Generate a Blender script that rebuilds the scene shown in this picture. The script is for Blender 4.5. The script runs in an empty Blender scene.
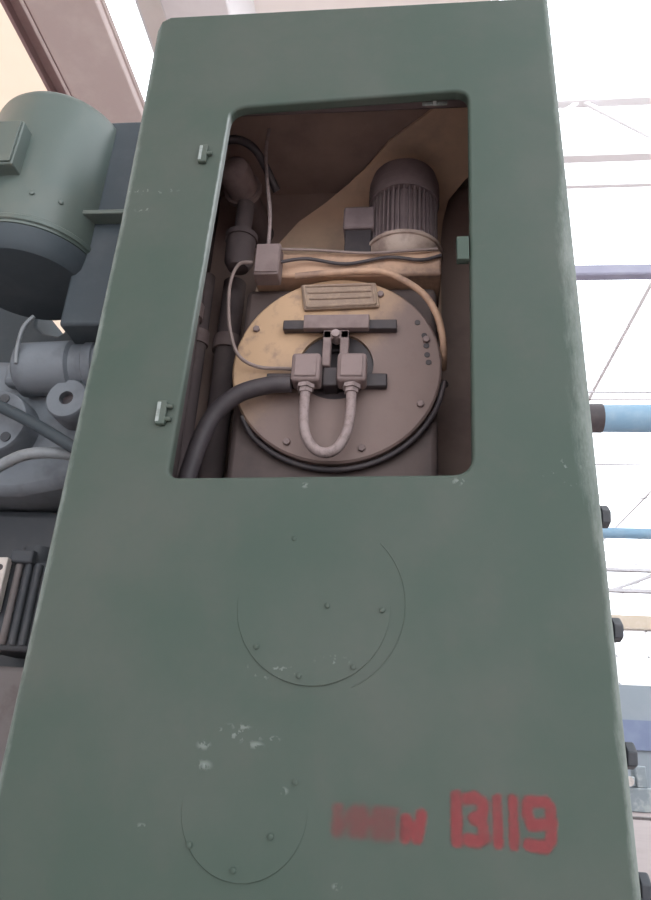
import bpy, bmesh, math, random
from mathutils import Vector, Matrix
random.seed(7)
S = bpy.context.scene
COL = S.collection
R = math.radians

# ---------------------------------------------------------------- camera, light, exposure
cam_d = bpy.data.cameras.new('camera'); cam_d.sensor_width = 36; cam_d.sensor_fit = 'AUTO'
cam_d.lens = 28.0; cam_d.clip_start = .02; cam_d.clip_end = 400
cam = bpy.data.objects.new('camera', cam_d); COL.objects.link(cam)
def cam_axes(yaw, pitch, roll):
    f = Vector((-math.sin(yaw)*math.cos(pitch), math.cos(yaw)*math.cos(pitch), math.sin(pitch)))
    r = Vector((math.cos(yaw), math.sin(yaw), 0)); u = r.cross(f)
    return (r*math.cos(roll)+u*math.sin(roll), u*math.cos(roll)-r*math.sin(roll), f)
cr, cu, cf = cam_axes(R(6.8), R(22.9), R(3.33))
m = Matrix((cr, cu, -cf)).transposed().to_4x4(); m.translation = Vector((0, -1.42, 1.5))
cam.matrix_world = m
S.camera = cam
W = bpy.data.worlds.new('overcast_sky'); S.world = W; W.use_nodes = True
bg = W.node_tree.nodes['Background']; bg.inputs[0].default_value = (.93, .965, 1, 1); bg.inputs[1].default_value = 3.4
S.view_settings.view_transform = 'Standard'; S.view_settings.look = 'None'
S.view_settings.exposure = 0.0; S.view_settings.gamma = 1; S.view_settings.use_curve_mapping = False

# ---------------------------------------------------------------- materials
class NT:
    def __init__(s, name, world=False):
        s.world = world
        s.m = bpy.data.materials.new(name); s.m.use_nodes = True; s.t = s.m.node_tree
        s.b = s.t.nodes['Principled BSDF']; s.out = s.t.nodes['Material Output']
        s.pos = None
    def n(s, ty, **k):
        x = s.t.nodes.new(ty)
        for a, v in k.items(): setattr(x, a, v)
        return x
    def set(s, sock, v):
        if hasattr(v, 'is_output') or isinstance(v, bpy.types.NodeSocket): s.t.links.new(v, sock)
        else: sock.default_value = v
    def math(s, op, a, b=0.0, clamp=False):
        x = s.n('ShaderNodeMath', operation=op); x.use_clamp = clamp
        s.set(x.inputs[0], a); s.set(x.inputs[1], b); return x.outputs[0]
    def coords(s):
        if not s.pos: s.pos = s.n('ShaderNodeNewGeometry').outputs['Position'] if s.world else s.n('ShaderNodeTexCoord').outputs['Object']
        return s.pos
    def xyz(s):
        x = s.n('ShaderNodeSeparateXYZ'); s.t.links.new(s.coords(), x.inputs[0]); return x.outputs
    def noise(s, scale, detail=4, rough=.6, stretch=None):
        x = s.n('ShaderNodeTexNoise'); x.inputs['Scale'].default_value = scale
        x.inputs['Detail'].default_value = detail; x.inputs['Roughness'].default_value = rough
        c = s.coords()
        if stretch:
            mp = s.n('ShaderNodeMapping'); mp.inputs['Scale'].default_value = stretch
            s.t.links.new(c, mp.inputs[0]); c = mp.outputs[0]
        s.t.links.new(c, x.inputs['Vector']); return x.outputs['Fac']
    def ramp(s, v, a, b):
        x = s.n('ShaderNodeMapRange'); x.interpolation_type = 'SMOOTHSTEP'
        s.set(x.inputs[0], v); x.inputs[1].default_value = a; x.inputs[2].default_value = b
        return x.outputs[0]
    def mix(s, f, a, b):
        x = s.n('ShaderNodeMix', data_type='RGBA')
        s.set(x.inputs[0], f)
        for i, v in ((6, a), (7, b)):
            if isinstance(v, tuple): v = (*v[:3], 1)
            s.set(x.inputs[i], v)
        return x.outputs[2]
    def bump(s, h, strength=.3, dist=.002):
        x = s.n('ShaderNodeBump'); x.inputs['Strength'].default_value = strength; x.inputs['Distance'].default_value = dist
        s.set(x.inputs['Height'], h); s.t.links.new(x.outputs[0], s.b.inputs['Normal'])
    def done(s, col, rough=.6, metal=0.0, spec=.35):
        if isinstance(col, tuple): col = (*col[:3], 1)
        s.set(s.b.inputs['Base Color'], col); s.set(s.b.inputs['Roughness'], rough)
        s.b.inputs['Metallic'].default_value = metal; s.b.inputs['Specular IOR Level'].default_value = spec
        return s.m

def painted(name, base, dirt, amount=.5, scale=6, rough=.6, metal=0, bump=.15, spec=.35):
    t = NT(name); f = t.ramp(t.noise(scale), .42, .72); g = t.noise(scale*9, 3)
    f = t.math('MULTIPLY', f, amount); f2 = t.math('ADD', f, t.math('MULTIPLY', t.math('SUBTRACT', g, .5), .35*amount), True)
    t.bump(g, bump, .002)
    return t.done(t.mix(f2, base, dirt), rough, metal, spec)

GREEN = (.050, .070, .057)
def front_paint():
    t = NT('column green paint', True); x, y, z = t.xyz()
    n1 = t.ramp(t.noise(2.2, 5), .35, .7); n2 = t.noise(60, 3); n3 = t.ramp(t.noise(9, 4, .7), .5, .75)
    c = t.mix(n1, (.043, .065, .052), (.062, .075, .064))
    c = t.mix(t.math('MULTIPLY', n3, .22), c, (.078, .078, .068))
    c = t.mix(t.math('MULTIPLY', n2, .12), c, (.03, .036, .034))
    # pale plate edges: wear, with highlight and lens glare painted in, widest at right
    zb = t.math('MULTIPLY', t.ramp(z, 1.75, 2.1), t.math('SUBTRACT', 1, t.ramp(z, 2.65, 3.1)))
    dr = t.math('MULTIPLY', t.math('SUBTRACT', .408, x), t.math('SUBTRACT', 1, t.math('MULTIPLY', zb, .62)))
    xl = t.math('SUBTRACT', t.math('ADD', x, .768), t.math('MULTIPLY', .010, t.math('MULTIPLY', t.ramp(z, 1.35, 2.6), t.math('SUBTRACT', 1, t.ramp(z, 2.9, 3.5)))))
    d = t.math('MINIMUM', xl, dr)
    # left rim of the cut-out mixed paler
    jl = t.math('ABSOLUTE', t.math('SUBTRACT', x, t.math('ADD', -.5215, t.math('MULTIPLY', t.math('SUBTRACT', z, 2.036), .0195))))
    jl = t.math('SUBTRACT', 1, t.ramp(t.math('ADD', jl, t.math('MULTIPLY', t.noise(30, 3), .004)), .003, .007))
    jl = t.math('MULTIPLY', jl, t.math('MULTIPLY', t.ramp(z, 2.15, 2.9), t.math('SUBTRACT', 1, t.ramp(z, 3.12, 3.15))))
    w = t.math('ADD', d, t.math('MULTIPLY', t.math('SUBTRACT', t.noise(34, 8, .8, (1, 1, .22)), .5), .034))
    e = t.math('SUBTRACT', 1, t.ramp(w, -.004, .018))
    c = t.mix(t.math('MULTIPLY', e, .62), c, (.28, .31, .295))
    c = t.mix(t.math('MULTIPLY', jl, .75), c, (.34, .37, .36))
    # bare chips with a shape and place of their own
    chips = None
    spk = t.noise(75, 2, .5)
    for (px, pz, rx, rz, k) in [(-.716, 2.865, .10, .012, .06), (-.70, 2.80, .02, .008, .0), (-.30, 1.515, .045, .014, .05), (-.37, 1.49, .012, .008, -.05),
                           (-.27, 1.495, .014, .006, -.05), (-.30, 1.525, .016, .004, -.05), (-.235, 1.507, .01, .005, -.05), (-.365, 1.455, .014, .008, -.1), (-.21, 1.42, .008, .006, -.05),
                           (-.13, 1.655, .03, .01, .05), (-.25, 1.63, .05, .014, .08), (-.105, 1.275, .008, .005, -.1), (-.21, 2.02, .008, .006, -.1),
                           (.35, 2.06, .05, .03, .1), (-.47, 1.345, .01, .006, 0.), (.12, 2.035, .014, .008, 0.), (.29, 3.07, .02, .006, .05)]:
        dx = t.math('DIVIDE', t.math('SUBTRACT', x, px), rx); dz = t.math('DIVIDE', t.math('SUBTRACT', z, pz), rz)
        q = t.math('SQRT', t.math('ADD', t.math('MULTIPLY', dx, dx), t.math('MULTIPLY', dz, dz)))
        q = t.math('SUBTRACT', 1, t.ramp(q, .3, 1.5))
        q = t.math('MULTIPLY', q, t.ramp(spk, .52+k, .60+k))
        chips = q if chips is None else t.math('MAXIMUM', chips, q)
    c = t.mix(t.math('MULTIPLY', chips, .38), c, (.25, .28, .265))
    t.bump(t.math('ADD', t.noise(14, 4), t.math('MULTIPLY', n2, .3)), .12, .002)
    return t.done(c, .6, 0, .25)

M = {}
M['front'] = front_paint()
M['green'] = painted('green machine paint', GREEN, (.075, .08, .07), .5, 5, .5, bump=.1)
M['drum'] = painted('blue green motor paint', (.075, .102, .093), (.11, .12, .105), .5, 4, .38, bump=.1, spec=.5)
M['chip'] = painted('bare pale metal', (.24, .27, .26), (.12, .14, .13), .8, 40, .5)
M['inner'] = painted('brown dusty primer', (.10, .076, .078), (.15, .112, .106), .8, 5, .8)
M['back'] = painted('brown dusty back plate', (.32, .23, .20), (.19, .135, .13), .8, 3, .8)
M['ochre'] = painted('ochre paint with grease', (.50, .30, .165), (.24, .15, .115), .7, 5, .65)
M['arm'] = painted('ochre casting dull with dust', (.66, .47, .34), (.46, .33, .26), .8, 5, .75)
M['ledge'] = painted('tan paint with oil streaks', (.46, .29, .20), (.17, .11, .09), .85, 9, .6)
M['dusty'] = painted('dusty grey brown metal', (.21, .155, .150), (.135, .095, .09), .7, 14, .65)
M['relief'] = painted('cast grey brown plate', (.25, .18, .14), (.36, .26, .19), .9, 28, .65, bump=.7)
M['body'] = painted('brown greasy housing', (.11, .08, .075), (.07, .052, .052), .8, 6, .7)
M['motor'] = painted('motor dull violet grey paint', (.19, .142, .146), (.12, .088, .09), .6, 12, .65)
M['flange'] = painted('bare motor flange', (.42, .32, .27), (.20, .14, .125), .8, 16, .5)
M['black'] = painted('oily black steel', (.045, .036, .040), (.07, .055, .055), .6, 12, .5)
M['rubber'] = painted('black rubber hose', (.050, .041, .046), (.08, .063, .063), .6, 20, .55)
M['hose'] = painted('grey braided hose', (.29, .225, .22), (.17, .125, .12), .7, 60, .6, bump=.6)
M['wire'] = painted('thin grey wire', (.24, .18, .165), (.15, .11, .10), .5, 30, .6)
M['cast'] = painted('grey machine casting', (.155, .172, .195), (.075, .082, .095), .75, 6, .6, bump=.4)
M['castd'] = painted('dark greasy casting', (.042, .046, .054), (.075, .074, .078), .7, 6, .6, bump=.3)
M['casting_shade'] = painted('dark blue grey casting and shade', (.038, .050, .060), (.062, .072, .082), .6, 6, .6, bump=.2)  # also holds the painted shade of the drum's underside and bracket
M['rust'] = painted('rusty grey iron', (.13, .115, .115), (.085, .066, .064), .8, 12, .7, bump=.4)
M['alu'] = painted('pale aluminium', (.50, .45, .42), (.30, .26, .24), .6, 18, .45)
M['ghose'] = painted('pale grey hose', (.20, .215, .23), (.11, .12, .13), .5, 20, .4)
M['beam'] = painted('dusty brown grey beam', (.54, .45, .43), (.62, .54, .51), .7, 3, .8)
M['beamd'] = painted('dark brown beam web', (.30, .20, .20), (.36, .26, .25), .7, 3, .8)
M['ceil'] = painted('beige ceiling slab', (.90, .84, .80), (.80, .73, .69), .5, 1, .9)
M['pale'] = painted('pale grey painted steel', (.78, .76, .77), (.66, .63, .64), .5, 2, .8)
M['palebar'] = painted('steel whitened for glare', (.86, .85, .86), (.78, .76, .77), .5, 2, .8)  # near white stands in for glare washing over backlit steel
M['bluepipe'] = painted('light blue pipe paint', (.17, .29, .40), (.27, .36, .44), .6, 6, .5)
M['violet'] = painted('violet grey beam paint', (.28, .28, .36), (.36, .36, .43), .5, 3, .7)
M['tan'] = painted('tan rail paint', (.46, .38, .30), (.54, .46, .40), .5, 3, .8)
M['floor'] = painted('pale bounce concrete floor', (.56, .48, .46), (.46, .38, .36), .6, .6, .8)  # near floor kept pale to bounce light into the recess
M['floor2'] = painted('pinkish brown floor toned down', (.27, .225, .22), (.21, .17, .165), .6, .6, .8)  # far part of the same floor, colour lowered against overexposure
M['hazy'] = painted('haze grey steel', (.46, .44, .46), (.56, .54, .55), .6, 2, .8)  # haze over the background steel is put into this grey
M['wall'] = painted('grey blue wall', (.25, .28, .31), (.29, .31, .34), .5, 1, .9)
M['blue'] = painted('blue partition paint', (.17, .20, .30), (.22, .26, .35), .5, 1, .7)
M['machine'] = painted('distant grey machine paint', (.22, .25, .27), (.38, .40, .40), .9, 3, .6)
def glass():
    t = NT('dusty clear glass'); t.t.nodes.remove(t.b)
    tr = t.n('ShaderNodeBsdfTransparent'); tr.inputs[0].default_value = (.96, .97, .98, 1)
    gl = t.n('ShaderNodeBsdfGlossy'); gl.inputs['Roughness'].default_value = .1
    mx = t.n('ShaderNodeMixShader'); mx.inputs[0].default_value = .04
    t.t.links.new(tr.outputs[0], mx.inputs[1]); t.t.links.new(gl.outputs[0], mx.inputs[2]); t.t.links.new(mx.outputs[0], t.out.inputs[0])
    return t.m
M['glass'] = glass()
def roof_sheet():
    t = NT('translucent beige roof sheet'); tl = t.n('ShaderNodeBsdfTranslucent'); mx = t.n('ShaderNodeMixShader'); mx.inputs[0].default_value = .6
    c = t.mix(t.noise(.8), (.80, .70, .62), (.88, .78, .70)); t.t.links.new(c, tl.inputs[0])
    t.t.links.new(t.b.outputs[0], mx.inputs[1]); t.t.links.new(tl.outputs[0], mx.inputs[2]); t.t.links.new(mx.outputs[0], t.out.inputs[0])
    return t.done(c, .9)
M['sheet'] = roof_sheet()
def cover_mat():
    # grey brown turning to ochre towards the upper left, broken up by noise
    t = NT('cover plate ochre and grey brown', True); x, y, z = t.xyz()
    n = t.noise(7, 5, .65)
    q = t.math('ADD', t.math('MULTIPLY', t.math('ADD', x, .196), -1.0), t.math('MULTIPLY', t.math('SUBTRACT', z, 2.515), 1.15))
    q = t.math('ADD', q, t.math('MULTIPLY', t.math('SUBTRACT', n, .5), .30))
    f = t.ramp(q, -.06, .26)
    c = t.mix(f, (.185, .130, .118), (.46, .30, .185))
    c = t.mix(t.math('MULTIPLY', t.ramp(t.noise(20, 4), .5, .7), .5), c, (.17, .115, .105))
    t.bump(t.noise(50, 3), .2, .002)
    return t.done(c, .6)
M['cover'] = cover_mat()
def spray(name, col, lo, hi, k):
    t = NT(name)
    a = t.n('ShaderNodeAttribute'); a.attribute_name = 'coverage'; a.attribute_type = 'GEOMETRY'
    v = t.math('ADD', a.outputs['Fac'], t.math('MULTIPLY', t.math('SUBTRACT', t.noise(38, 6, .8), .5), 1.1))
    f = t.math('MULTIPLY', t.ramp(v, lo, hi), k)
    tr = t.n('ShaderNodeBsdfTransparent'); mx = t.n('ShaderNodeMixShader')
    t.t.links.new(f, mx.inputs[0]); t.t.links.new(tr.outputs[0], mx.inputs[1]); t.t.links.new(t.b.outputs[0], mx.inputs[2])
    t.t.links.new(mx.outputs[0], t.out.inputs[0])
    return t.done(col, .7)
M['red'] = spray('red stencil paint', (.22, .032, .038), .25, 1.15, .68)
M['redfaint'] = spray('rubbed red stencil paint', (.20, .035, .042), .1, 1.25, .42)

# ---------------------------------------------------------------- geometry helpers
class MB:
    def __init__(s): s.bm = bmesh.new()
    def add(s, vs, fs):
        v = [s.bm.verts.new(p) for p in vs]
        for f in fs:
            try: s.bm.faces.new([v[i] for i in f])
            except ValueError: pass
        return s
    def box(s, x0, x1, y0, y1, z0, z1, mat=None):
        vs = [Vector((x, y, z)) for x in (x0, x1) for y in (y0, y1) for z in (z0, z1)]
        if mat is not None: vs = [mat @ v for v in vs]
        return s.add(vs, [(0,1,3,2),(4,6,7,5),(0,4,5,1),(2,3,7,6),(0,2,6,4),(1,5,7,3)])
    def lathe(s, prof, o, axis, n=40, cap=True):
        a = Vector(axis).normalized(); o = Vector(o)
        b = a.orthogonal().normalized(); c = a.cross(b)
        vs = []
        for (r, h) in prof:
            for i in range(n):
                t = 2*math.pi*i/n; vs.append(o + a*h + (b*math.cos(t)+c*math.sin(t))*r)
        fs = []
        for k in range(len(prof)-1):
            for i in range(n):
                j = (i+1) % n; fs.append((k*n+i, k*n+j, (k+1)*n+j, (k+1)*n+i))
        if cap:
            fs.append(tuple(range(n))[::-1]); fs.append(tuple((len(prof)-1)*n+i for i in range(n)))
        return s.add(vs, fs)
    def cyl(s, p0, p1, r, r1=None, n=20):
        p0, p1 = Vector(p0), Vector(p1); L = (p1-p0).length
        return s.lathe([(r, 0), (r if r1 is None else r1, L)], p0, p1-p0, n)
    def prism(s, poly, d):
        d = Vector(d); n = len(poly); vs = [Vector(p) for p in poly]; vs += [p+d for p in vs]
        fs = [tuple(range(n))[::-1], tuple(range(n, 2*n))]
        fs += [(i, (i+1) % n, n+(i+1) % n, n+i) for i in range(n)]
        return s.add(vs, fs)
    def tube(s, pts, r, n=12, res=8):
        P = [Vector(p) for p in pts]
        if len(P) > 2:
            Q = []
            for i in range(len(P)-1):
                a, b, c, d = P[max(i-1,0)], P[i], P[i+1], P[min(i+2,len(P)-1)]
                for k in range(res):
                    t = k/res
                    Q.append(.5*((2*b)+(c-a)*t+(2*a-5*b+4*c-d)*t*t+(3*b-a-3*c+d)*t**3))
            Q.append(P[-1]); P = Q
        T = [(P[min(i+1,len(P)-1)]-P[max(i-1,0)]).normalized() for i in range(len(P))]
        u = T[0].orthogonal().normalized(); vs = []; fs = []
        for i, p in enumerate(P):
            u = (u - T[i]*u.dot(T[i])).normalized(); w = T[i].cross(u)
            vs += [p+(u*math.cos(2*math.pi*k/n)+w*math.sin(2*math.pi*k/n))*r for k in range(n)]
        for i in range(len(P)-1):
            for k in range(n):
                j = (k+1) % n; fs.append((i*n+k, i*n+j, (i+1)*n+j, (i+1)*n+k))
        fs.append(tuple(range(n))[::-1]); fs.append(tuple((len(P)-1)*n+k for k in range(n)))
        return s.add(vs, fs)
    def build(s, name, mat, parent=None, bevel=0, smooth=True, seg=2):
        bm = s.bm
        bmesh.ops.recalc_face_normals(bm, faces=bm.faces)
        org = Vector((0,0,0))
        q = parent
        while q is not None: org += q.location; q = q.parent
        if parent is None:
            xs = [v.co for v in bm.verts]
            lo = Vector([min(c[i] for c in xs) for i in range(3)]); hi = Vector([max(c[i] for c in xs) for i in range(3)])
            loc = Vector(((lo.x+hi.x)/2, (lo.y+hi.y)/2, lo.z))
            for v in bm.verts: v.co -= loc
        else:
            for v in bm.verts: v.co -= org
        me = bpy.data.meshes.new(name); bm.to_mesh(me); bm.free()
        me.materials.append(mat)
        o = bpy.data.objects.new(name, me); COL.objects.link(o)
        if parent is None: o.location = loc
        else: o.parent = parent
        if smooth and len(me.polygons):
            for p in me.polygons: p.use_smooth = True
            me.set_sharp_from_angle(angle=R(38))
        if bevel:
            b = o.modifiers.new('bevel', 'BEVEL'); b.width = bevel; b.segments = seg; b.limit_method = 'ANGLE'; b.angle_limit = R(35)
        return o
def tag(o, label, cat, group=None):
    o['label'] = label; o['category'] = cat
    if group: o['group'] = group
    return o
def thing(name, label, cat, loc=(0,0,0), group=None):
    o = bpy.data.objects.new(name, None); o.empty_display_size = .1; COL.objects.link(o); o.location = loc
    return tag(o, label, cat, group)
def struct(o): o['kind'] = 'structure'; return o
def copy_tree(src, loc):
    c = src.copy(); COL.objects.link(c); c.location = loc
    for ch in list(src.children):
        d = ch.copy(); COL.objects.link(d); d.parent = c
        for g in list(ch.children):
            e = g.copy(); COL.objects.link(e); e.parent = d
    return c
def hexbolt(p, axis, r, h):
    b = MB(); b.lathe([(r, 0), (r, h*.85), (r*.85, h)], p, axis, 6); return b

# ---------------------------------------------------------------- the hall
struct(MB().box(-9.2, 24.2, -12, 7, -.2, 0).build('floor', M['floor'], smooth=False))
struct(MB().box(-9.2, 24.2, 7, 35.4, -.2, 0).build('floor', M['floor2'], smooth=False))
struct(MB().box(-9.2, -9, -12, 35.4, 0, 8).build('wall_left', M['wall'], smooth=False))
struct(MB().box(24, 24.2, -12, 35.4, 0, 8).build('wall_right', M['wall'], smooth=False))
wb = MB().box(-9, 24, 35, 35.3, 0, 4.95)
wb.build('wall_back', M['wall'], smooth=False)['kind'] = 'structure'
struct(MB().box(-9, 24, 34.9, 35, 2.1, 3.4).build('trim_1', M['blue'], smooth=False))          # blue painted band along the back wall
struct(MB().box(-9, 24, 34.6, 35.3, 7.6, 8.2).build('trim_2', M['tan'], smooth=False))         # eaves beam
# opaque strips of roof and, between them, glazing
struct(MB().box(-2.66, .8, -12, 35.3, 8.2, 8.4).build('ceiling', M['ceil'], smooth=False))
struct(MB().box(-9, -3.40, -12, 35.3, 8.28, 8.30).build('ceiling', M['sheet'], smooth=False))
def glazing(name, x0, x1, y0, y1, z0, z1, bars_x, bars_y, bars_z, t, mat):
    flat = z1-z0 < .2
    fr = MB()
    for x in bars_x: fr.box(x-t/2, x+t/2, y0, y1, z0, z1)
    for y in bars_y: fr.box(x0, x1, y-t/2, y+t/2, z0, z1)
    for z in bars_z: fr.box(x0, x1, y0, y1, z-t/2, z+t/2)
    o = struct(fr.build(name, mat, smooth=False))
    g = MB()
    if flat: zc = (z0+z1)/2; g.add([(x0,y0,zc),(x1,y0,zc),(x1,y1,zc),(x0,y1,zc)], [(0,1,2,3)])
    else: yc = (y0+y1)/2; g.add([(x0,yc,z0),(x1,yc,z0),(x1,yc,z1),(x0,yc,z1)], [(0,1,2,3)])
    g.build('window_pane', M['glass'], o, smooth=False)
    return o
glazing('window_1', -9, 24, 35.05, 35.2, 4.95, 7.6, [-9+1.5*i for i in range(23)], [], [5.0, 6.3, 7.55], .07, M['palebar'])
glazing('window_2', .8, 24, -12, 35.3, 8.25, 8.35, [.85+2.9*i for i in range(9)], [-12+5.92*i for i in range(9)], [], .06, M['palebar'])
glazing('window_3', -3.40, -2.66, -12, 35.3, 8.25, 8.35, [-3.38, -2.68], [-12+5.92*i for i in range(9)], [], .06, M['palebar'])

# overhead crane runway seen at the upper left
t = thing('crane_girder', 'long dusty brown overhead girder above the green motor at the upper left', 'girder', (-2.6, 11, 6.45))
MB().box(-2.82, -2.28, -6, 34.5, 6.45, 6.53).build('bottom_flange', M['beam'], t, .01)
MB().box(-2.62, -2.56, -6, 34.5, 6.53, 7.0).build('web', M['beam'], t)
MB().box(-2.70, -2.48, -6, 34.5, 7.0, 7.06).build('top_flange', M['beam'], t)
for y in (8, 16, 24, 32): MB().box(-2.66, -2.54, y, y+.1, 7.06, 7.85).box(-2.9, -2.4, y-.05, y+.15, 7.85, 8.19).build('hanger', M['beam'], t)
t = thing('crane_rail', 'dark brown channel running along the left edge of the overhead girder', 'rail', (-2.93, 11, 6.5))
MB().box(-3.06, -2.86, -6, 35, 6.62, 6.68).build('channel_web', M['beamd'], t)
MB().box(-2.88, -2.84, -6, 35, 6.50, 6.62).box(-3.06, -3.03, -6, 35, 6.54, 6.62).build('channel_flange', M['beamd'], t)
tag(MB().tube([(-2.835, -6, 6.44), (-2.835, 35, 6.44)], .014).build('conduit', M['beam']), 'thin pipe running along the edge of the overhead girder', 'pipe')
tag(MB().box(-2.08, -1.5, -2, 35, 7.2, 8.2).build('roof_joist', M['pale'], None, .02), 'pale grey roof beam above the top left corner of the green column', 'beam')

# right background: pipes, rails, roof steel
t = thing('pipe_rack', 'grey steel rack carrying the light blue pipes beside the column', 'rack', (1.0, 3.6, 0))
MB().box(.93, 1.05, 3.66, 3.88, 0, 5.415).build('post', M['pale'], t); MB().box(4.0, 4.12, 3.66, 3.88, 0, 5.415).build('post', M['pale'], t)
def pipe(lbl, y, z, r, flange):
    t = thing('blue_pipe', lbl, 'pipe', (2.5, y, z-r), 'light blue pipes right of the column')
    MB().cyl((.8, y, z), (4.6, y, z), r, n=28).build('tube', M['bluepipe'], t)
    if flange:
        MB().cyl((1.30, y, z), (1.485, y, z), r*1.06, n=28).build('coupling', M['black'], t)
pipe('thick light blue pipe with a black coupling, upper of the two blue pipes', 3.5, 3.879, .105, True)
pipe('thin pale blue pipe, lower of the two blue pipes beside the column', 3.5, 2.985, .038, False)
tag(MB().box(.9, 6, 3.8, 3.9, 5.42, 5.53).build('tie_beam', M['violet'], None, .02), 'violet grey horizontal beam above the light blue pipes', 'beam')

def truss(y, z, name='roof_truss'):
    t = thing(name, '', 'truss', (9, y, z), 'white roof trusses under the glazing')
    MB().box(.9, 24, y-.05, y+.05, z, z+.1).build('bottom_chord', M['palebar'], t)
    MB().box(.9, 24, y-.05, y+.05, 8.15, 8.25).build('top_chord', M['palebar'], t)
    d = MB(); n = 12; w = 23.0/n
    for i in range(n):
        x = .95+i*w
        d.cyl((x, y, z+.05), (x+w/2, y, 8.2), .028, n=8); d.cyl((x+w/2, y, 8.2), (x+w, y, z+.05), .028, n=8)
        MB().prism([(x-.16, y-.06, z+.02), (x+.16, y-.06, z+.02), (x+.07, y-.06, z+.22), (x-.07, y-.06, z+.22)], (0, .12, 0)).build('gusset_plate', M['palebar'], t)
    d.build('diagonal_brace', M['palebar'], t)
    return t
truss(4.4, 7.35)['label'] = 'nearest faint white roof truss at the top right'
truss(21, 7.25)['label'] = 'farthest faint white roof truss towards the back wall'

t = thing('tie_rod', 'thin grey rod just above the thick light blue pipe', 'rod', (2.5, 4.2, 4.43), 'thin grey rods beside the column')
MB().cyl((.9, 4.2, 4.47), (8, 4.2, 4.47), .009, n=8).build('rod', M['hazy'], t)
t = thing('tie_rod', 'thin grey rod midway between the two light blue pipes', 'rod', (2.5, 4.2, 3.75), 'thin grey rods beside the column')
MB().cyl((.9, 4.2, 3.79), (8, 4.2, 3.79), .007, n=8).build('rod', M['hazy'], t)
t = thing('lattice_girder', 'haze grey lattice girder across the hall below the thin blue pipe', 'girder', (8, 20, 6.2))
MB().box(-2, 24, 19.9, 20.1, 6.15, 6.25).build('bottom_chord', M['hazy'], t); MB().box(-2, 24, 19.9, 20.1, 6.78, 6.86).build('top_chord', M['hazy'], t)
for k in range(16): MB().cyl((-1.8+1.6*k, 20, 6.2 if k % 2 else 6.82), (-.2+1.6*k, 20, 6.82 if k % 2 else 6.2), .05, n=8).build('diagonal', M['hazy'], t)

# far machines
t = thing('lathe_machine', 'distant grey machine tool on the floor at the lower right', 'machine', (8.0, 26.5, 0))
MB().box(6.2, 9.6, 26.2, 27.0, 0, .75).build('bed', M['machine'], t, .03)
MB().box(7.0, 7.6, 26.2, 27.0, .75, 1.75).build('headstock', M['machine'], t, .04)
MB().box(8.2, 8.55, 26.25, 26.9, .75, 1.45).build('tailstock', M['machine'], t, .04)
MB().cyl((7.6, 26.55, 1.25), (7.85, 26.55, 1.25), .22).build('chuck', M['castd'], t)
MB().box(7.75, 8.1, 26.1, 26.9, .8, 1.1).build('carriage', M['machine'], t, .03)
MB().cyl((7.9, 26.08, .95), (7.9, 26.14, .95), .16).build('handwheel', M['alu'], t)
tag(MB().box(4.5, 14, 22.6, 23.0, 0, .07).build('floor_kerb', M['rust']), 'low brown kerb across the floor in front of the distant machine', 'kerb')

# ---------------------------------------------------------------- the green column
XL, XR, ZT = -.768, .408, 3.56
col = thing('machine_column', 'tall green machine column with an open window and stencilled red number', 'machine', ((XL+XR)/2, .46, 0))
def front_plate():
    bm = bmesh.new()
    out = [(XL, 0), (XR, 0), (XR, ZT-.012)]
    out += [(XR-.03, ZT), (XL+.035, ZT+.006), (XL+.008, ZT-.012), (XL, ZT-.05), (XL+.006, 3.2), (XL+.011, 2.75), (XL+.009, 2.3), (XL+.004, 1.8), (XL, 1.35)]
    cor = [(-.521, 2.033), (.150, 2.052), (.170, 3.195), (-.499, 3.165)]
    rad = [.026, .045, .045, .05]; inn = []
    for i in range(4):
        p, a, b = Vector(cor[i]), Vector(cor[i-1]), Vector(cor[(i+1) % 4])
        da, db = (a-p).normalized(), (b-p).normalized()
        A, B = p+da*rad[i], p+db*rad[i]
        for k in range(8):
            s = k/7; inn.append((1-s)**2*A + 2*s*(1-s)*p + s*s*B)
    ov = [bm.verts.new((x, 0, z)) for x, z in out]; iv = [bm.verts.new((q.x, 0, q.y)) for q in inn]
    mid = [8*k+4 for k in range(4)]                       # middle of each rounded corner: BL, BR, TR, TL
    run = lambda i, j: [iv[k % 32] for k in range(i, j+1)]
    itl = 6                                               # outline index of the upper left shoulder
    bm.faces.new([ov[0], ov[1]] + run(mid[0], mid[1])[::-1])
    bm.faces.new([ov[1], ov[2]] + run(mid[1], mid[2])[::-1])
    bm.faces.new(ov[2:itl+1] + run(mid[2], mid[3])[::-1])
    bm.faces.new(ov[itl:] + [ov[0]] + run(mid[3], mid[0]+32)[::-1])
    bm.normal_update()
    ex = bmesh.ops.extrude_face_region(bm, geom=list(bm.faces))
    for v in ex['geom']:
        if isinstance(v, bmesh.types.BMVert): v.co.y += .034
    mb = MB(); mb.bm.free(); mb.bm = bm
    return mb
fp = front_plate().build('front_plate', M['front'], col, 0, smooth=False)
b = fp.modifiers.new('bevel', 'BEVEL'); b.width = .008; b.segments = 5; b.limit_method = 'ANGLE'; b.angle_limit = R(50)
MB().box(XL+.0125, XL+.0245, .0345, .75, 0, ZT-.015).build('side_plate', M['green'], col)
MB().box(XR-.024, XR-.002, .0345, .75, 0, ZT-.015).build('side_plate', M['green'], col)
MB().box(XL+.025, XR-.025, .725, .75, 0, ZT-.015).build('back_plate', M['back'], col)
MB().box(XL+.025, XR-.025, .0345, .724, ZT-.04, ZT-.016).build('top_plate', M['back'], col)
MB().box(XL+.0245, XL+.03, .0350, .72, 1.0, ZT-.05).build('inner_lining', M['inner'], col)
MB().box(XR-.03, XR-.0245, .0350, .72, 1.0, ZT-.05).build('inner_lining', M['inner'], col)
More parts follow.
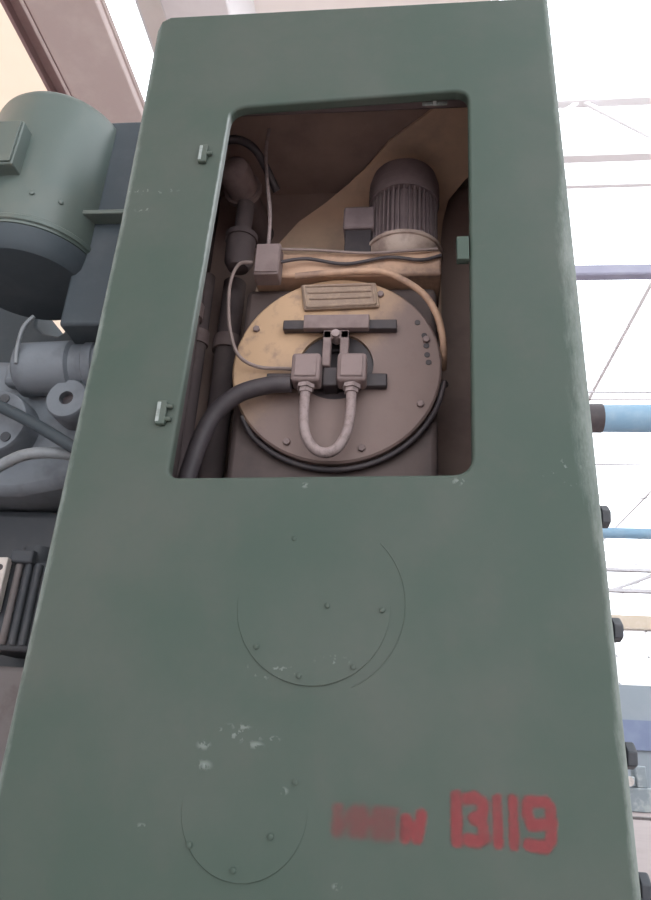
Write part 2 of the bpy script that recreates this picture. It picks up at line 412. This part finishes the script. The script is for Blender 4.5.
MB().box(XL+.03, XR-.03, .06, .10, 3.235, 3.515).build('shade_bar', M['inner'], col, .01)  # added dark bar standing in for shade at the top of the opening
MB().box(XL+.03, XR-.03, .0350, .72, 1.0, 1.03).build('inner_shelf', M['inner'], col)

def cover(cx, cz, r, th, bolts, ringr=None):
    mb = MB()
    mb.lathe([(r, 0), (r, th-.0012), (r-.0012, th), (.001, th)], (cx, .0035, cz), (0, -1, .0225*.157/r), 72)
    c = mb.build('cover_plate', M['front'], col)
    if ringr:
        rg = MB(); n = 72; o = Vector((cx+.008, -.0002, cz+.006))
        rg.tube([o+Vector((math.cos(a), 0, math.sin(a)))*ringr for a in [R(-65+i*5) for i in range(23)]], .0012, 6, 2)
        rg.build('weld_bead', M['front'], col)
    for (bx, bz) in bolts:
        hexbolt((bx, .0030-th+(bz-cz)*.0225*.157/r, bz), (0, -1, 0), .006, .004).build('bolt', M['front'], c)
    return c
cover(-.176, 1.762, .157, .004, [(-.225, 1.90), (-.147, 1.762), (-.036, 1.757), (-.285, 1.675), (-.195, 1.624), (-.09, 1.645)], .178)
cover(-.281, 1.386, .118, .004, [(-.365, 1.452), (-.19, 1.436), (-.375, 1.322), (-.29, 1.288), (-.228, 1.345)])
# hinges left over from the missing door, latch plate on the right
def hinge(x, z, pins):
    h = MB().box(x-.004, x+.018, -.012, 0, z-.030, z+.030)
    o = h.build('hinge', M['green'], col, .002)
    MB().box(x-.0045, x+.004, -.0135, -.0005, z-.024, z+.026).build('worn_edge', M['chip'], o, .001)
    for dz in pins:
        MB().cyl((x+.016, -.008, z+dz), (x+.032, -.008, z+dz), .0055, n=12).build('hinge_pin', M['green'], o)
hinge(-.562, 2.984, (0.0,)); hinge(-.562, 2.190, (.016, -.016))
MB().box(.128, .158, -.004, .018, 2.615, 2.685).build('latch_plate', M['front'], col, .002)
MB().box(.045, .115, .045, .050, 3.196, 3.206).box(.075, .085, .0345, .0450, 3.196, 3.206).build('catch_bracket', M['chip'], col)
for z in (1.982, 1.745, 1.514, 1.302):
    b = MB(); b.lathe([(.017, 0), (.017, .016)], (XR-.003, .06, z), (1, 0, 0), 20); o = b.build('side_bolt', M['castd'], col)
    hexbolt((XR+.0125, .06, z), (1, 0, 0), .025, .019).build('bolt_head', M['castd'], o, .002)

# stencilled number: strokes laid as a coverage field on a thin skin of paint
def lettering(name, mat, chars, x0, x1, z0, z1, soft):
    step = .003; nx = int((x1-x0+.04)/step); nz = int((z1-z0+.04)/step)
    segs = []
    for (pl, a, b, lo, hi, hw) in chars:
        for line in pl:
            P = [(a+(b-a)*u, lo+(hi-lo)*v) for u, v in line]
            segs += [(P[i], P[i+1], hw) for i in range(len(P)-1)]
    def cov(x, z):
        best = -1
        for (p, q, hw) in segs:
            dx, dz = q[0]-p[0], q[1]-p[1]; L = dx*dx+dz*dz or 1e-9
            t = max(0, min(1, ((x-p[0])*dx+(z-p[1])*dz)/L)); d = math.hypot(x-p[0]-t*dx, z-p[1]-t*dz)
            best = max(best, 1-max(0, d-hw)/soft)
        return max(0, best)
    vs = []; vals = []
    for j in range(nz+1):
        for i in range(nx+1):
            x = x0-.02+i*step; z = z0-.02+j*step; vs.append((x, -.0008, z)); vals.append(cov(x, z))
    n = nx+1; mb = MB(); lay = mb.bm.verts.layers.float.new('coverage')
    vv = [mb.bm.verts.new(p) for p in vs]
    for j in range(nz):
        for i in range(nx):
            q = (j*n+i, j*n+i+1, (j+1)*n+i+1, (j+1)*n+i)
            if max(vals[k] for k in q) > 0: mb.bm.faces.new([vv[k] for k in q])
    for v, c in zip(vv, vals): v[lay] = c
    for v in [v for v in mb.bm.verts if not v.link_faces]: mb.bm.verts.remove(v)
    return mb.build(name, mat, col, smooth=False)
I_ = [[(0,1),(0,0),(1,1),(1,0)]]; N_ = [[(0,1),(0,0)],[(1,1),(1,0)],[(0,.5),(1,.5)]]
V_ = [[(0,0),(0,1),(.8,.95),(.9,.72),(.6,.52),(1,.3),(.9,.05),(0,0)],[(0,.52),(.6,.52)]]
NL = [[(0,0),(.05,1),(.75,0),(1,1.25)]]
D1 = [[(.5,0),(.5,1)]]; D1f = [[(.1,.82),(.55,1),(.55,0)]]
D3 = [[(0,.95),(.5,1),(1,.85),(.9,.6),(.4,.52),(.9,.42),(1,.12),(.5,0),(0,.05)]]
D9 = [[(1,.52),(.2,.45),(0,.7),(.1,.98),(.8,1),(1,.85),(.95,.15),(.7,0),(0,.03)]]
l1 = lettering('painted_letters', M['redfaint'], [(I_, -.108, -.078, 1.360, 1.397, .0045), (N_, -.063, -.037, 1.360, 1.397, .0045), (V_, -.022, .000, 1.360, 1.397, .0045)], -.11, .0, 1.35, 1.405, .013)
l1['label'] = 'faint rubbed red letters'
l2 = lettering('painted_number', M['red'], [(NL, .013, .042, 1.358, 1.388, .006), (D1, .095, .113, 1.359, 1.430, .0065), (D3, .122, .152, 1.359, 1.430, .0065),
   (D1, .168, .182, 1.359, 1.430, .0052), (D1, .196, .210, 1.359, 1.430, .0052), (D9, .226, .268, 1.359, 1.430, .0062)], .0, .28, 1.335, 1.43, .011)
l2['label'] = 'red stencilled figures 13119'

# ---------------------------------------------------------------- inside the column
g = thing('gear_housing', 'ochre gear housing with a big round cover seen through the window', 'gearbox', (-.2, .65, 1.95))
MB().box(-.50, .10, .40, .724, 1.95, 2.83).build('housing_body', M['body'], g, .02)
MB().box(-.47, .112, .345, .62, 2.835, 2.925).build('top_ledge', M['ledge'], g, .008)
CX, CY, CZ = -.196, .35, 2.520
cv = MB().lathe([(.306, .05), (.306, .006), (.30, 0), (.110, 0), (.110, .03)], (CX, CY, CZ), (0, 1, 0), 80, cap=False).build('cover_plate', M['cover'], g)
MB().lathe([(.109, .012), (.06, .016), (.06, .03), (.001, .03)], (CX, CY, CZ), (0, 1, 0), 48, cap=False).build('hole_shade', M['black'], g)  # black cup: shade inside the cover's hole is put into the colour
for a in range(0, 360, 45):
    hexbolt((CX+.275*math.cos(R(a+18)), CY, CZ+.275*math.sin(R(a+18))), (0, -1, 0), .011, .010).build('cover_bolt', M['dusty'], cv, .001)
for (x, z) in [(.040, 2.665), (.066, 2.585), (.068, 2.555), (.072, 2.530), (.060, 2.62)]:
    MB().lathe([(.0085, 0), (.0085, .0025), (.005, .003)], (x, CY, z), (0, -1, 0), 14).build('plug_hole', M['black'], cv)
# raised casting with its data plate
dp = MB().prism([(-.315, CY-.002, 2.795), (-.085, CY-.002, 2.800), (-.072, CY-.002, 2.715), (-.300, CY-.002, 2.705)], (0, -.014, 0)).build('relief_plate', M['relief'], g, .005)
rb = MB()
for (p, q) in [((-.305, 2.788), (-.095, 2.792)), ((-.29, 2.713), (-.085, 2.722)), ((-.305, 2.788), (-.29, 2.713)), ((-.095, 2.792), (-.085, 2.722)), ((-.285, 2.742), (-.10, 2.747)), ((-.29, 2.765), (-.10, 2.769))]:
    rb.cyl((p[0], CY-.017, p[1]), (q[0], CY-.017, q[1]), .0045, n=8)
rb.build('raised_rib', M['relief'], dp)
MB().box(-.356, -.02, .322, .3475, 2.628, 2.660).build('cross_bar', M['black'], g, .003)
MB().box(-.292, -.100, .300, .3215, 2.617, 2.664).build('bar_block', M['dusty'], g, .003)
fk = MB().box(-.232, -.208, .305, .335, 2.495, 2.612).box(-.182, -.157, .305, .335, 2.516, 2.612).box(-.232, -.157, .305, .335, 2.585, 2.613).build('fork', M['dusty'], g, .003)
MB().cyl((-.195, .292, 2.596), (-.195, .340, 2.596), .012).build('fork_pin', M['hose'], fk)
MB().box(-.227, -.185, .312, .372, 2.435, 2.4945).build('slider', M['black'], g, .004)
MB().box(-.392, -.045, .325, .3490, 2.44, 2.482).build('connector_rail', M['black'], g, .004)
# support casting rising behind the motor
t = thing('curved_shroud', 'dull ochre curved sheet slanting up and forward behind the finned motor', 'shroud', (-.1, .66, 2.84))
prof = [(.660, 2.84, -.56, .13), (.660, 3.08, -.53, .13), (.658, 3.22, -.47, .13), (.655, 3.32, -.40, .14), (.645, 3.40, -.30, .16), (.610, 3.46, -.21, .22), (.55, 3.490, -.13, .30), (.46, 3.500, -.06, .372), (.36, 3.504, .06, .374), (.26, 3.506, .17, .374)]
P2 = []
for i in range(len(prof)-1):
    for k in range(4):
        P2.append(tuple(prof[i][j]+(prof[i+1][j]-prof[i][j])*k/4 for j in range(4)))
P2.append(prof[-1])
vs = []; nx = 12
for i, (y, z, a, b) in enumerate(P2):
    p, q = P2[max(i-1, 0)], P2[min(i+1, len(P2)-1)]; ty, tz = q[0]-p[0], q[1]-p[1]; L = math.hypot(ty, tz); ny, nz = tz/L*.012, -ty/L*.012
    vs += [(a+(b-a)*j/nx, y, z) for j in range(nx+1)] + [(a+(b-a)*j/nx, y+ny, z+nz) for j in range(nx+1)]
w = 2*(nx+1); fs = []
for i in range(len(P2)-1):
    for j in range(nx):
        fs.append((i*w+j, i*w+j+1, (i+1)*w+j+1, (i+1)*w+j)); fs.append((i*w+nx+1+j, i*w+nx+2+j, (i+1)*w+nx+2+j, (i+1)*w+nx+1+j))
    fs.append((i*w, i*w+nx+1, (i+1)*w+nx+1, (i+1)*w)); fs.append((i*w+nx, i*w+2*nx+1, (i+1)*w+2*nx+1, (i+1)*w+nx))
MB().add(vs, fs).build('sheet', M['arm'], t)
MB().box(-.50, .10, .675, .724, 2.84, 3.05).build('mounting_plate', M['arm'], t, .006)

# motor
t = thing('electric_motor', 'upright dusty electric motor with cooling fins on top of the gear housing', 'motor', (.0, .50, 2.926))
mx, my = -.004, .50
MB().lathe([(.098, 0), (.098, .03), (.122, .055), (.126, .09), (.132, .092), (.132, .104), (.120, .112)], (mx, my, 2.9265), (0, 0, 1), 48).build('flange', M['flange'], t)
fn = MB().lathe([(.098, 0), (.098, .19)], (mx, my, 3.0395), (0, 0, 1), 48)
for k in range(40):
    a = 2*math.pi*k/40
    fn.box(.096, .114, -.0026, .0026, 3.0395, 3.2295, Matrix.Translation((mx, my, 0)) @ Matrix.Rotation(a, 4, 'Z'))
fn.build('finned_body', M['motor'], t)
fc = MB().lathe([(.119, 0), (.121, .01), (.121, .085), (.112, .118), (.085, .138), (.04, .144), (.001, .144)], (mx, my, 3.2305), (0, 0, 1), 48).build('fan_cowl', M['motor'], t)
gv = MB()
for k in range(3):
    gv.lathe([(.1218, 0), (.1225, .003), (.1218, .006)], (mx, my, 3.240+.024*k), (0, 0, 1), 48, cap=False)
gv.build('cowl_bead', M['motor'], fc)
tb = MB().box(-.205, -.1005, .42, .54, 3.085, 3.175).build('terminal_box', M['motor'], t, .008)
MB().box(-.198, -.11, .43, .53, 2.99, 3.0845).build('box_base', M['black'], tb, .004)
for a in range(0, 360, 60):
    hexbolt((mx+.112*math.cos(R(a)), my+.112*math.sin(R(a)), 3.0385), (0, 0, 1), .009, .010).build('flange_bolt', M['dusty'], t)

# two plugs joined by a looped hose
def connector(x, lbl):
    t = thing('hose_connector', lbl, 'connector', (x, .29, 2.40), 'square hose connectors on the round cover')
    MB().box(x-.041, x+.041, .262, .3245, 2.425, 2.513).build('connector_body', M['dusty'], t, .010, seg=3)
    MB().box(x-.031, x+.031, .256, .2615, 2.436, 2.502).build('lid', M['dusty'], t, .003)
    MB().lathe([(.020, 0), (.020, .012), (.026, .012), (.026, .0245)], (x, .292, 2.400), (0, 0, 1), 6).build('gland', M['hose'], t)
connector(-.270, 'left of the two square connectors on the looped hose, below the cross bar')
connector(-.142, 'right of the two square connectors on the looped hose, below the cross bar')
tag(MB().tube([(-.270, .292, 2.4130), (-.270, .292, 2.34), (-.262, .29, 2.275), (-.236, .288, 2.232), (-.203, .287, 2.218), (-.172, .288, 2.234), (-.150, .29, 2.28), (-.142, .292, 2.34), (-.142, .292, 2.4130)], .0145, 14).build('looped_hose', M['hose']),
    'grey hose hanging in a U between the two square connectors', 'hose')
# black hoses round the cover
tag(MB().tube([(-.66, .34, 1.05), (-.62, .33, 1.75), (-.585, .31, 2.10), (-.54, .30, 2.30), (-.47, .295, 2.39), (-.38, .295, 2.425), (-.312, .295, 2.43)], .025, 14).build('black_hose', M['rubber']),
    'thick black hose bending up from the lower left to the left connector', 'hose')
arc = [(CX+.3155*math.cos(R(a)), .375, CZ+.3155*math.sin(R(a))) for a in range(222, 353, 10)]  # real cable at right; lower left stretch stands in for the rim's shadow line
tag(MB().tube([(-.46, .36, 2.36)]+arc+[(.126, .43, 2.50)], .008, 12, 4).build('cable_and_rim_shade', M['rubber']),
    'black cable and painted rim shade along the lower edge of the round cover', 'cable')
tag(MB().tube([(-.33, .315, 2.812), (-.2, .315, 2.824), (-.07, .315, 2.824), (.0, .315, 2.79), (.06, .325, 2.745), (.096, .332, 2.68), (.113, .345, 2.61), (.117, .375, 2.57), (.118, .43, 2.555)], .0105, 12).build('pale_conduit', M['ledge']),
    'pale tan tube curving along the upper right edge of the round cover', 'tube')
tag(MB().tube([(-.378, .312, 2.865), (-.30, .325, 2.885), (-.18, .334, 2.87), (-.05, .334, 2.892), (.05, .334, 2.88), (.112, .338, 2.90)], .0055, 8).build('brown_cable', M['rubber']),
    'lower brown cable running along the tan ledge from the junction box', 'cable')
tag(MB().tube([(-.378, .302, 2.905), (-.28, .325, 2.918), (-.12, .334, 2.910), (.02, .332, 2.915), (.10, .336, 2.922)], .0045, 8).build('brown_cable', M['wire']),
    'upper pale cable running along the tan ledge from the junction box', 'cable')
t = thing('junction_box', 'small brown junction box at the left end of the tan ledge', 'box', (-.415, .32, 2.80))
MB().box(-.455, -.378, .285, .3445, 2.80, 2.915).build('box_body', M['dusty'], t, .004)
MB().box(-.452, -.381, .280, .2848, 2.806, 2.91).build('lid', M['dusty'], t, .002)
tag(MB().tube([(-.420, .30, 2.913), (-.428, .31, 3.05), (-.452, .32, 3.20), (-.470, .33, 3.34), (-.47, .34, 3.45)], .006, 8).build('upright_wire', M['hose']),
    'pale thin wire rising from the small brown junction box', 'wire')
tag(MB().tube([(-.462, .30, 2.855), (-.505, .30, 2.85), (-.525, .30, 2.79), (-.523, .30, 2.70), (-.505, .30, 2.60), (-.475, .31, 2.53), (-.42, .33, 2.505), (-.34, .335, 2.502), (-.312, .32, 2.49)], .0055, 8).build('thin_wire', M['wire']),
    'thin brown wire looping down the left side of the round cover', 'wire')
# pipes and fittings in the left of the recess
for (x, y, r, lbl) in [(-.675, .40, .034, 'dark vertical pipe nearest the left edge of the window'), (-.60, .60, .040, 'dark vertical pipe between the left pipe and the gear housing'), (-.69, .56, .028, 'slim dark vertical pipe behind the left pipe')]:
    p = thing('vertical_pipe', lbl, 'pipe', (x, y, 1.0305), 'dark vertical pipes in the left of the recess')
    MB().cyl((x, y, 1.0305), (x, y, 3.0), r, n=20).build('tube', M['inner'], p)
    MB().cyl((x, y, 2.72), (x, y, 2.77), r*1.25, n=20).build('collar', M['dusty'], p)
t = thing('pump_end', 'rounded brown grey pump end in the upper left corner of the window', 'pump', (-.60, .45, 3.2))
MB().lathe([(.001, -.02), (.03, -.016), (.050, .0), (.056, .03), (.056, .10), (.068, .10), (.068, .12)], (-.585, .36, 3.30), (.1, 1, .05), 36).build('dome', M['dusty'], t)
MB().cyl((-.571, .485, 3.3065), (-.55, .7245, 3.318), .045).build('barrel', M['inner'], t)
tag(MB().tube([(-.730, .33, 3.25), (-.64, .30, 3.33), (-.57, .29, 3.355), (-.50, .32, 3.33), (-.44, .42, 3.25)], .014, 12).build('pump_pipe', M['black']), 'black pipe bending across the pump end', 'pipe')
t = thing('filter_bowl', 'rounded brown bowl left of the pale upright wire above the junction box', 'filter', (-.54, .45, 2.86))
MB().lathe([(.001, 0), (.035, .006), (.048, .03), (.050, .08), (.050, .12), (.056, .12), (.056, .14)], (-.555, .46, 2.95), (0, 0, 1), 32).build('bowl', M['inner'], t)
MB().cyl((-.555, .46, 3.0905), (-.555, .46, 3.23), .03).build('stem', M['inner'], t)
tag(MB().box(.24, .372, .45, .724, 1.95, 3.25).build('side_bracket', M['inner'], None, .02), 'dark brown upright bracket right of the gear housing', 'bracket')

# ---------------------------------------------------------------- left of the column
dx, dy, DR, zb = -1.285, .46, .235, 2.975
t = thing('drum_motor', 'large green drum shaped motor hanging left of the column', 'motor', (dx, dy, zb))
MB().lathe([(DR-.02, 0), (DR-.004, .004), (DR, .02), (DR, .56), (DR-.004, .575), (DR-.016, .592), (DR-.05, .605), (.05, .612), (.001, .612)], (dx, dy, zb), (0, 0, 1), 72).build('drum_body', M['drum'], t)
MB().lathe([(DR+.001, 0), (DR+.005, .003), (DR+.005, .018), (DR+.001, .022)], (dx, dy, zb+.012), (0, 0, 1), 72, cap=False).build('lower_rim', M['drum'], t)
MB().lathe([(.16, -.085), (.205, -.08), (.222, -.06), (.231, -.0005)], (dx, dy, zb), (0, 0, 1), 64).build('underside_shade', M['casting_shade'], t)  # added dark plate; its colour stands in for shade under the drum
tbx = MB().box(-1.43, -1.255, .175, .28, 3.165, 3.35).build('terminal_box', M['drum'], t, .005)
MB().box(-1.424, -1.261, .168, .1745, 3.171, 3.344).build('box_lid', M['drum'], tbx, .002)
bk = MB().box(-1.105, -.7560, .40, .90, 2.70, 3.585).build('mounting_bracket', M['casting_shade'], t, .01)  # shade beside the drum is put into the bracket's dark colour
MB().box(-1.14, -.80, .345, .3995, 3.105, 3.122).build('bracket_lip', M['drum'], bk, .004)
for a in (-70, -48):
    bx, by = dx+DR*math.cos(R(a)), dy+DR*math.sin(R(a))
    hexbolt((bx, by, 3.10), (math.cos(R(a)), math.sin(R(a)), 0), .009, .006).build('bolt', M['drum'], t)

t = thing('machine_head', 'grey cast machine head with bosses and hoses under the green drum motor', 'machine', (-1.5, .95, 0))
MB().prism([(-2.3, .62, 2.74), (-1.30, .62, 2.70), (-1.20, .62, 2.60), (-.80, .62, 2.56), (-.80, .62, 2.30), (-1.25, .62, 2.20), (-2.3, .62, 2.20)], (0, .7, 0)).build('casting', M['cast'], t, .03)
MB().box(-2.3, -.80, .75, 1.5, 0, 2.19).build('base', M['castd'], t, .03)
MB().prism([(-2.3, .98, 2.2), (-.80, .98, 2.2), (-.80, .98, 3.2), (-1.40, .98, 3.2), (-1.425, .98, 3.05), (-1.45, .98, 3.03), (-1.52, .98, 3.045), (-1.555, .98, 3.075), (-1.57, .98, 3.2), (-2.3, .98, 3.3)], (0, .5, 0)).build('rear_casting', M['casting_shade'], t, .012)
MB().lathe([(.070, 0), (.092, .015), (.092, .19), (.080, .20), (.080, .24), (.086, .245), (.086, .275), (.080, .28), (.080, .31), (.086, .315), (.086, .345), (.080, .35), (.080, .42)], (-1.30, .56, 2.625), (1, .02, .06), 36).build('neck', M['cast'], t)
f = MB().lathe([(.024, .02), (.024, -.02), (.066, -.02), (.072, -.012), (.072, .08)], (-1.092, .54, 2.500), (0, 1, 0), 40, cap=False).build('flange', M['cast'], t)
MB().lathe([(.0235, 0), (.0235, .01)], (-1.092, .545, 2.500), (0, 1, 0), 24).build('bore', M['black'], f)
p = MB().lathe([(.11, 0), (.115, .01), (.115, .09)], (-1.33, .53, 2.42), (0, 1, 0), 40).build('end_cap', M['cast'], t)
for a in (-45, 15, 75, 140, 200):
    MB().lathe([(.017, 0), (.017, .004)], (-1.33+.082*math.cos(R(a)), .5255, 2.42+.082*math.sin(R(a))), (0, 1, 0), 16).build('bolt_hole', M['castd'], p)
MB().box(-1.36, -1.16, .56, .62, 2.575, 2.66, Matrix.Identity(4)).build('rib', M['cast'], t, .02)
MB().tube([(-1.262, .47, 2.60), (-1.265, .46, 2.66), (-1.258, .455, 2.73), (-1.235, .46, 2.775)], .007).build('oil_pipe', M['ghose'], t)
tag(MB().tube([(-1.75, .60, 2.56), (-1.45, .46, 2.505), (-1.22, .44, 2.41), (-1.02, .42, 2.305), (-.82, .50, 2.20)], .019, 14).build('dark_hose', M['casting_shade']), 'dark hose slanting down across the grey machine head', 'hose')
tag(MB().tube([(-1.7, .62, 1.95), (-1.42, .52, 2.12), (-1.22, .46, 2.235), (-1.10, .45, 2.275), (-.95, .50, 2.28), (-.82, .56, 2.27)], .018, 14).build('grey_hose', M['ghose']), 'pale grey hose curving up below the dark slanting hose', 'hose')
t = thing('valve_block', 'dark valve block with a pale drilled plate at the left edge of the photo', 'valve', (-1.12, .55, 1.7))
MB().box(-1.20, -1.03, .52, .7495, 1.70, 1.96).build('valve_body', M['castd'], t, .012)
MB().cyl((-1.10, .58, 1.9605), (-1.10, .58, 2.01), .045).build('valve_cap', M['castd'], t)
for x in (-1.115, -1.085, -1.055): MB().cyl((x, .512, 1.715), (x, .512, 1.945), .011, n=12).build('valve_stem', M['castd'] if x > -1.1 else M['rust'], t)
MB().box(-1.14, -1.07, .49, .5195, 1.945, 1.985).build('clamp', M['castd'], t, .006)
pl = MB().box(-1.30, -1.132, .47, .4995, 1.80, 1.955).build('drilled_plate', M['alu'], t, .004)
for z in (1.835, 1.88, 1.925): MB().cyl((-1.150, .4685, z), (-1.150, .472, z), .009).build('plate_hole', M['black'], pl)
tag(MB().box(-1.30, -.98, .54, .7495, 0, 1.66).build('iron_plinth', M['rust'], None, .015), 'rusty grey iron block below the valve block', 'block')
